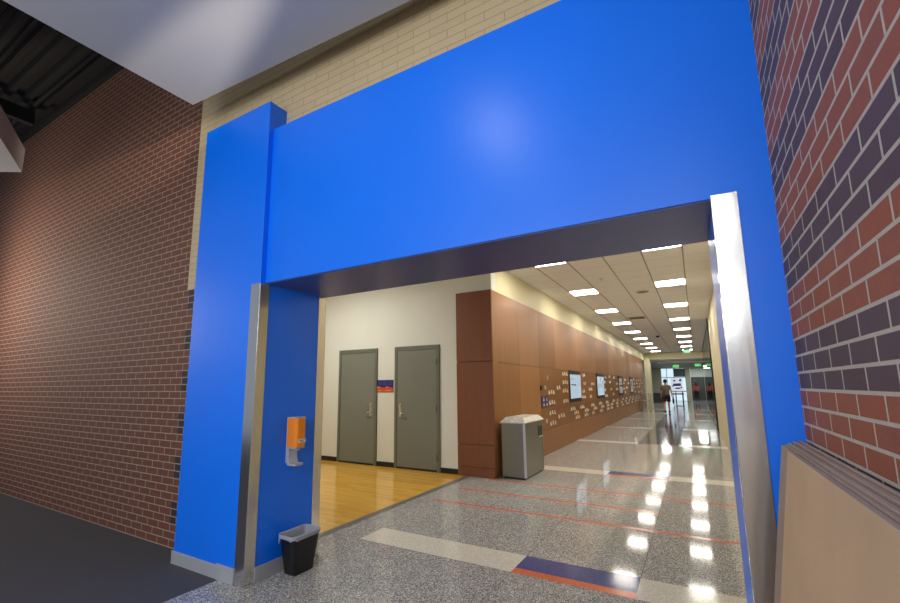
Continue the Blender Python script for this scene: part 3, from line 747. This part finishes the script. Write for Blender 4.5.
bm = B(); bx(bm, x1 + 0.0005, x1 + 0.006, 7.62, 7.86, 0.60, 0.79, 0.003); fl = obj('flap', bm, M['black'], t)
bm = B(); bx(bm, x1 + 0.0062, x1 + 0.012, 7.62, 7.86, 0.60, 0.625, 0.002); obj('flap_lip', bm, M['alu'], fl)
bm = B(); disc(bm, (x1 + 0.001, 7.6, 0.80), 0.02, 0.008, 'X'); obj('lock', bm, M['chrome'], t)

# ------------------------------------------------------------------ hand sanitizer dispenser on the pier's inner face
t = thing('sanitizer_dispenser', 'orange hand sanitizer dispenser with a grey drip tray on the blue pier', 'dispenser', (XL, 2.70, 0.84))
ya, yb = 2.647, 2.765
bm = B(); bx(bm, XL + 0.0005, XL + 0.014, ya + 0.004, yb - 0.004, 0.86, 1.242, 0.004); obj('back_plate', bm, M['greyplastic'], t)
bm = B(); prism(bm, [(XL + 0.014, ya), (-2.985, ya), (-2.965, ya + 0.018), (-2.962, ya + 0.03), (-2.962, yb - 0.03), (-2.965, yb - 0.018), (-2.985, yb), (XL + 0.014, yb)], 0.995, 1.238, bev=0.003); cov = obj('cover', bm, M['orange'], t)
bm = B(); prism(bm, [(XL + 0.012, ya + 0.002), (-2.984, ya + 0.002), (-2.964, ya + 0.03), (-2.964, yb - 0.03), (-2.984, yb - 0.002), (XL + 0.012, yb - 0.002)], 1.2385, 1.246); obj('cap_rim', bm, M['greyplastic'], t)
bm = B(); bx(bm, XL + 0.015, -2.975, ya + 0.01, yb - 0.01, 0.982, 0.9945, 0.002); bx(bm, -3.02, -2.99, 2.69, 2.72, 0.965, 0.982); obj('nozzle_block', bm, M['greyplastic'], t)
bm = B(); bx(bm, -2.9615, -2.9595, 2.672, 2.752, 1.032, 1.062); lb = obj('white_label', bm, M['white'], cov)
bm = B(); bx(bm, -2.9593, -2.9588, 2.680, 2.744, 1.049, 1.055); bx(bm, -2.9593, -2.9588, 2.690, 2.73, 1.038, 1.044); obj('label_print', bm, M['lettergrey'], cov)
bm = B(); loft(bm, [rrect(-3.03, (ya + yb) / 2, w, d, 0.02, z) for w, d, z in ((0.10, 0.085, 0.838), (0.115, 0.10, 0.842), (0.118, 0.104, 0.858), (0.108, 0.094, 0.858), (0.104, 0.09, 0.848))]); obj('drip_tray', bm, M['greyplastic'], t)
bm = B()
prism(bm, [(XL + 0.012, 0.843), (XL + 0.05, 0.85), (XL + 0.03, 0.90), (XL + 0.026, 0.985), (XL + 0.012, 0.985)], ya + 0.012, yb - 0.012, axis='Y'); obj('tray_arm', bm, M['greyplastic'], t)

# ------------------------------------------------------------------ wastebasket with clear liner
t = thing('wastebasket', 'black plastic wastebasket with a clear liner on the floor by the blue pier', 'wastebasket', (-2.965, 2.73, 0))
cx, cy = -2.965, 2.735
bm = B(); loft(bm, [rrect(cx, cy, w, d, r, z) for w, d, r, z in ((0.12, 0.205, 0.03, 0.003), (0.14, 0.225, 0.04, 0.012), (0.19, 0.305, 0.05, 0.288), (0.202, 0.317, 0.052, 0.291), (0.202, 0.317, 0.052, 0.306), (0.19, 0.305, 0.048, 0.306), (0.13, 0.21, 0.035, 0.03))], smooth=False); obj('tub', bm, M['black'], t)
lm = N('clear_liner')
lm.set(Base_Color=lin((232, 236, 244)), Roughness=0.2, Alpha=0.4); lm.bump(lm.noise(lm.pos(), 40.0, 3.0), 0.6, 0.01)
bm = B()
rings = []
rj = random.Random(3)
for w, d, r, z, j in ((0.11, 0.19, 0.03, 0.06, 0.004), (0.15, 0.25, 0.04, 0.20, 0.006), (0.184, 0.30, 0.047, 0.300, 0.0), (0.197, 0.312, 0.05, 0.316, 0.003), (0.211, 0.326, 0.056, 0.312, 0.002), (0.211, 0.326, 0.056, 0.298, 0.002), (0.211, 0.326, 0.056, 0.282, 0.0)):
    rg = rrect(cx, cy, w, d, r, z)
    n_ = len(rg); out = []
    for k, p in enumerate(rg):
        dz = (0.008 * math.sin(k * 1.9) - (0.035 if k in (12, 13, 14, 15, 16) else 0)) if 0.27 < z < 0.29 else rj.uniform(-1, 1) * j
        out.append((p[0], p[1], p[2] + dz))
    rings.append(out)
loft(bm, rings, False, False, smooth=True); obj('liner', bm, lm.m, t)

# ------------------------------------------------------------------ boards leaning on the right wall
lean = 0.14
NB = 8; th = 0.0118
names = ('front sheet', 'second sheet', 'third sheet', 'fourth sheet', 'fifth sheet', 'sixth sheet', 'seventh sheet', 'sheet nearest the bricks')
for k in range(NB):
    xt = (0.2575, 0.272, 0.284, 0.297, 0.309, 0.322, 0.334, 0.347)[k]                # x of the front face at the top
    yend = (1.96, 2.20, 2.21, 2.235, 2.245, 2.28, 2.29, 2.325)[k]
    ztop = 1.256 + (0.022, 0.014, 0.016, 0.021, 0.015, 0.022, 0.017, 0.022)[k]
    b = B()
    pts = []
    n_ = 14
    bx(b, 0, th, -0.35, yend, 0, ztop, 0.0012, 1)
    o = obj('hardboard_sheet', b, [M['card'] if k == 0 else M['card_shaded'], M['card_edge']])
    for p in o.data.polygons:
        if abs(p.normal.x) < 0.9: p.material_index = 1
    o.rotation_euler = (0, math.atan(lean), 0); o.location = (xt - lean * ztop, 0, 0.004)
    tag(o, ('tan hardboard sheet at the front of the stack leaning on the right brick wall' if k == 0 else
            'tan hardboard sheet next to the bricks, rearmost of the leaning stack' if k == NB - 1 else
            'tan hardboard sheet in the leaning stack, %s from the front' % ('', 'second', 'third', 'fourth', 'fifth', 'sixth', 'seventh')[k]), 'board', 'hardboard sheets leaning on the brick wall')

# ------------------------------------------------------------------ light
def area(name, loc, target, sx, sy, power, col, spread=math.pi):
    l = bpy.data.lights.new(name, 'AREA'); l.shape = 'RECTANGLE'; l.size = sx; l.size_y = sy; l.energy = power; l.color = col; l.spread = spread
    o = bpy.data.objects.new(name, l); C.objects.link(o); o.location = loc
    o.rotation_euler = (Vector(target) - Vector(loc)).to_track_quat('-Z', 'Y').to_euler(); return o
def spot(name, loc, target, power, col, ang, blend=0.5, rad=0.05):
    l = bpy.data.lights.new(name, 'SPOT'); l.energy = power; l.color = col; l.spot_size = math.radians(ang); l.spot_blend = blend; l.shadow_soft_size = rad
    o = bpy.data.objects.new(name, l); C.objects.link(o); o.location = loc
    o.rotation_euler = (Vector(target) - Vector(loc)).to_track_quat('-Z', 'Y').to_euler(); return o
w = bpy.data.worlds.new('hall_light'); sc.world = w; w.use_nodes = True
w.node_tree.nodes['Background'].inputs[0].default_value = (0.62, 0.70, 0.88, 1); w.node_tree.nodes['Background'].inputs[1].default_value = 0.45
area('hall_window_light', (-2.2, -3.8, 2.6), (-1.6, 2.4, 2.4), 4.0, 2.6, 170, (0.94, 0.97, 1.0))
area('hall_end_window', (0.75, -4.2, 3.0), (0.3, 2.4, 2.4), 1.0, 0.9, 42, (0.92, 0.97, 1.0))
area('hall_end_window_upper', (0.75, -4.2, 4.55), (0.3, 2.4, 2.4), 1.0, 1.0, 65, (0.92, 0.97, 1.0))
area('soffit_downlight', (-1.63, 0.58, 4.28), (-1.63, 0.7, 0), 0.22, 0.22, 12, (1.0, 0.97, 0.92))
spot('wall_washer', (-0.2, 1.25, 3.84), (-7.2, 2.49, 4.5), 1150, (1.0, 0.88, 0.72), 14, 0.5, 0.1)
area('hall_left_light', (-9.8, 0.9, 3.0), (-8.2, 2.49, 3.0), 0.6, 1.6, 55, (1.0, 0.9, 0.76))
area('niche_light', (-6.0, 5.0, ZC - 0.03), (-6.0, 5.0, 0), 1.2, 0.6, 75, (1.0, 0.98, 0.93))
for k, yy in enumerate((36.0, 39.5, 43.5)): area('lobby_fill', (-2.2 + 1.2 * k, yy, 3.04), (-2.2 + 1.2 * k, yy, 0), 0.6, 0.6, 60, (0.96, 1.0, 0.98))  # unseen ceiling lamps added to brighten the lobby
area('lift_light', (0.2, 48, 3.0), (0.2, 48, 0), 0.8, 1.5, 30, (0.96, 1.0, 0.98))
area('shop_light', (2.3, 25, 3.6), (2.3, 25, 0), 2.0, 10.0, 60, (1.0, 0.95, 0.85))

# ------------------------------------------------------------------ camera
cam = bpy.data.cameras.new('camera'); co = bpy.data.objects.new('camera', cam); C.objects.link(co)
R = ((0.86282495, -0.08350985, -0.49855714), (0.50544623, 0.12776558, 0.85334639), (-0.00756439, -0.98828238, 0.15244906))
co.matrix_world = Matrix(((R[0][0], -R[0][1], -R[0][2], 0), (R[1][0], -R[1][1], -R[1][2], 0), (R[2][0], -R[2][1], -R[2][2], 1.5), (0, 0, 0, 1)))
cam.sensor_fit = 'HORIZONTAL'; cam.sensor_width = 36.0; cam.lens = 433.07 / 900 * 36
cam.shift_x = (450 - 439.49) / 900; cam.shift_y = (319.46 - 301.5) / 900
cam.clip_start = 0.02; cam.clip_end = 200
sc.camera = co
sc.view_settings.view_transform = 'Standard'; sc.view_settings.look = 'None'; sc.view_settings.exposure = 0.0
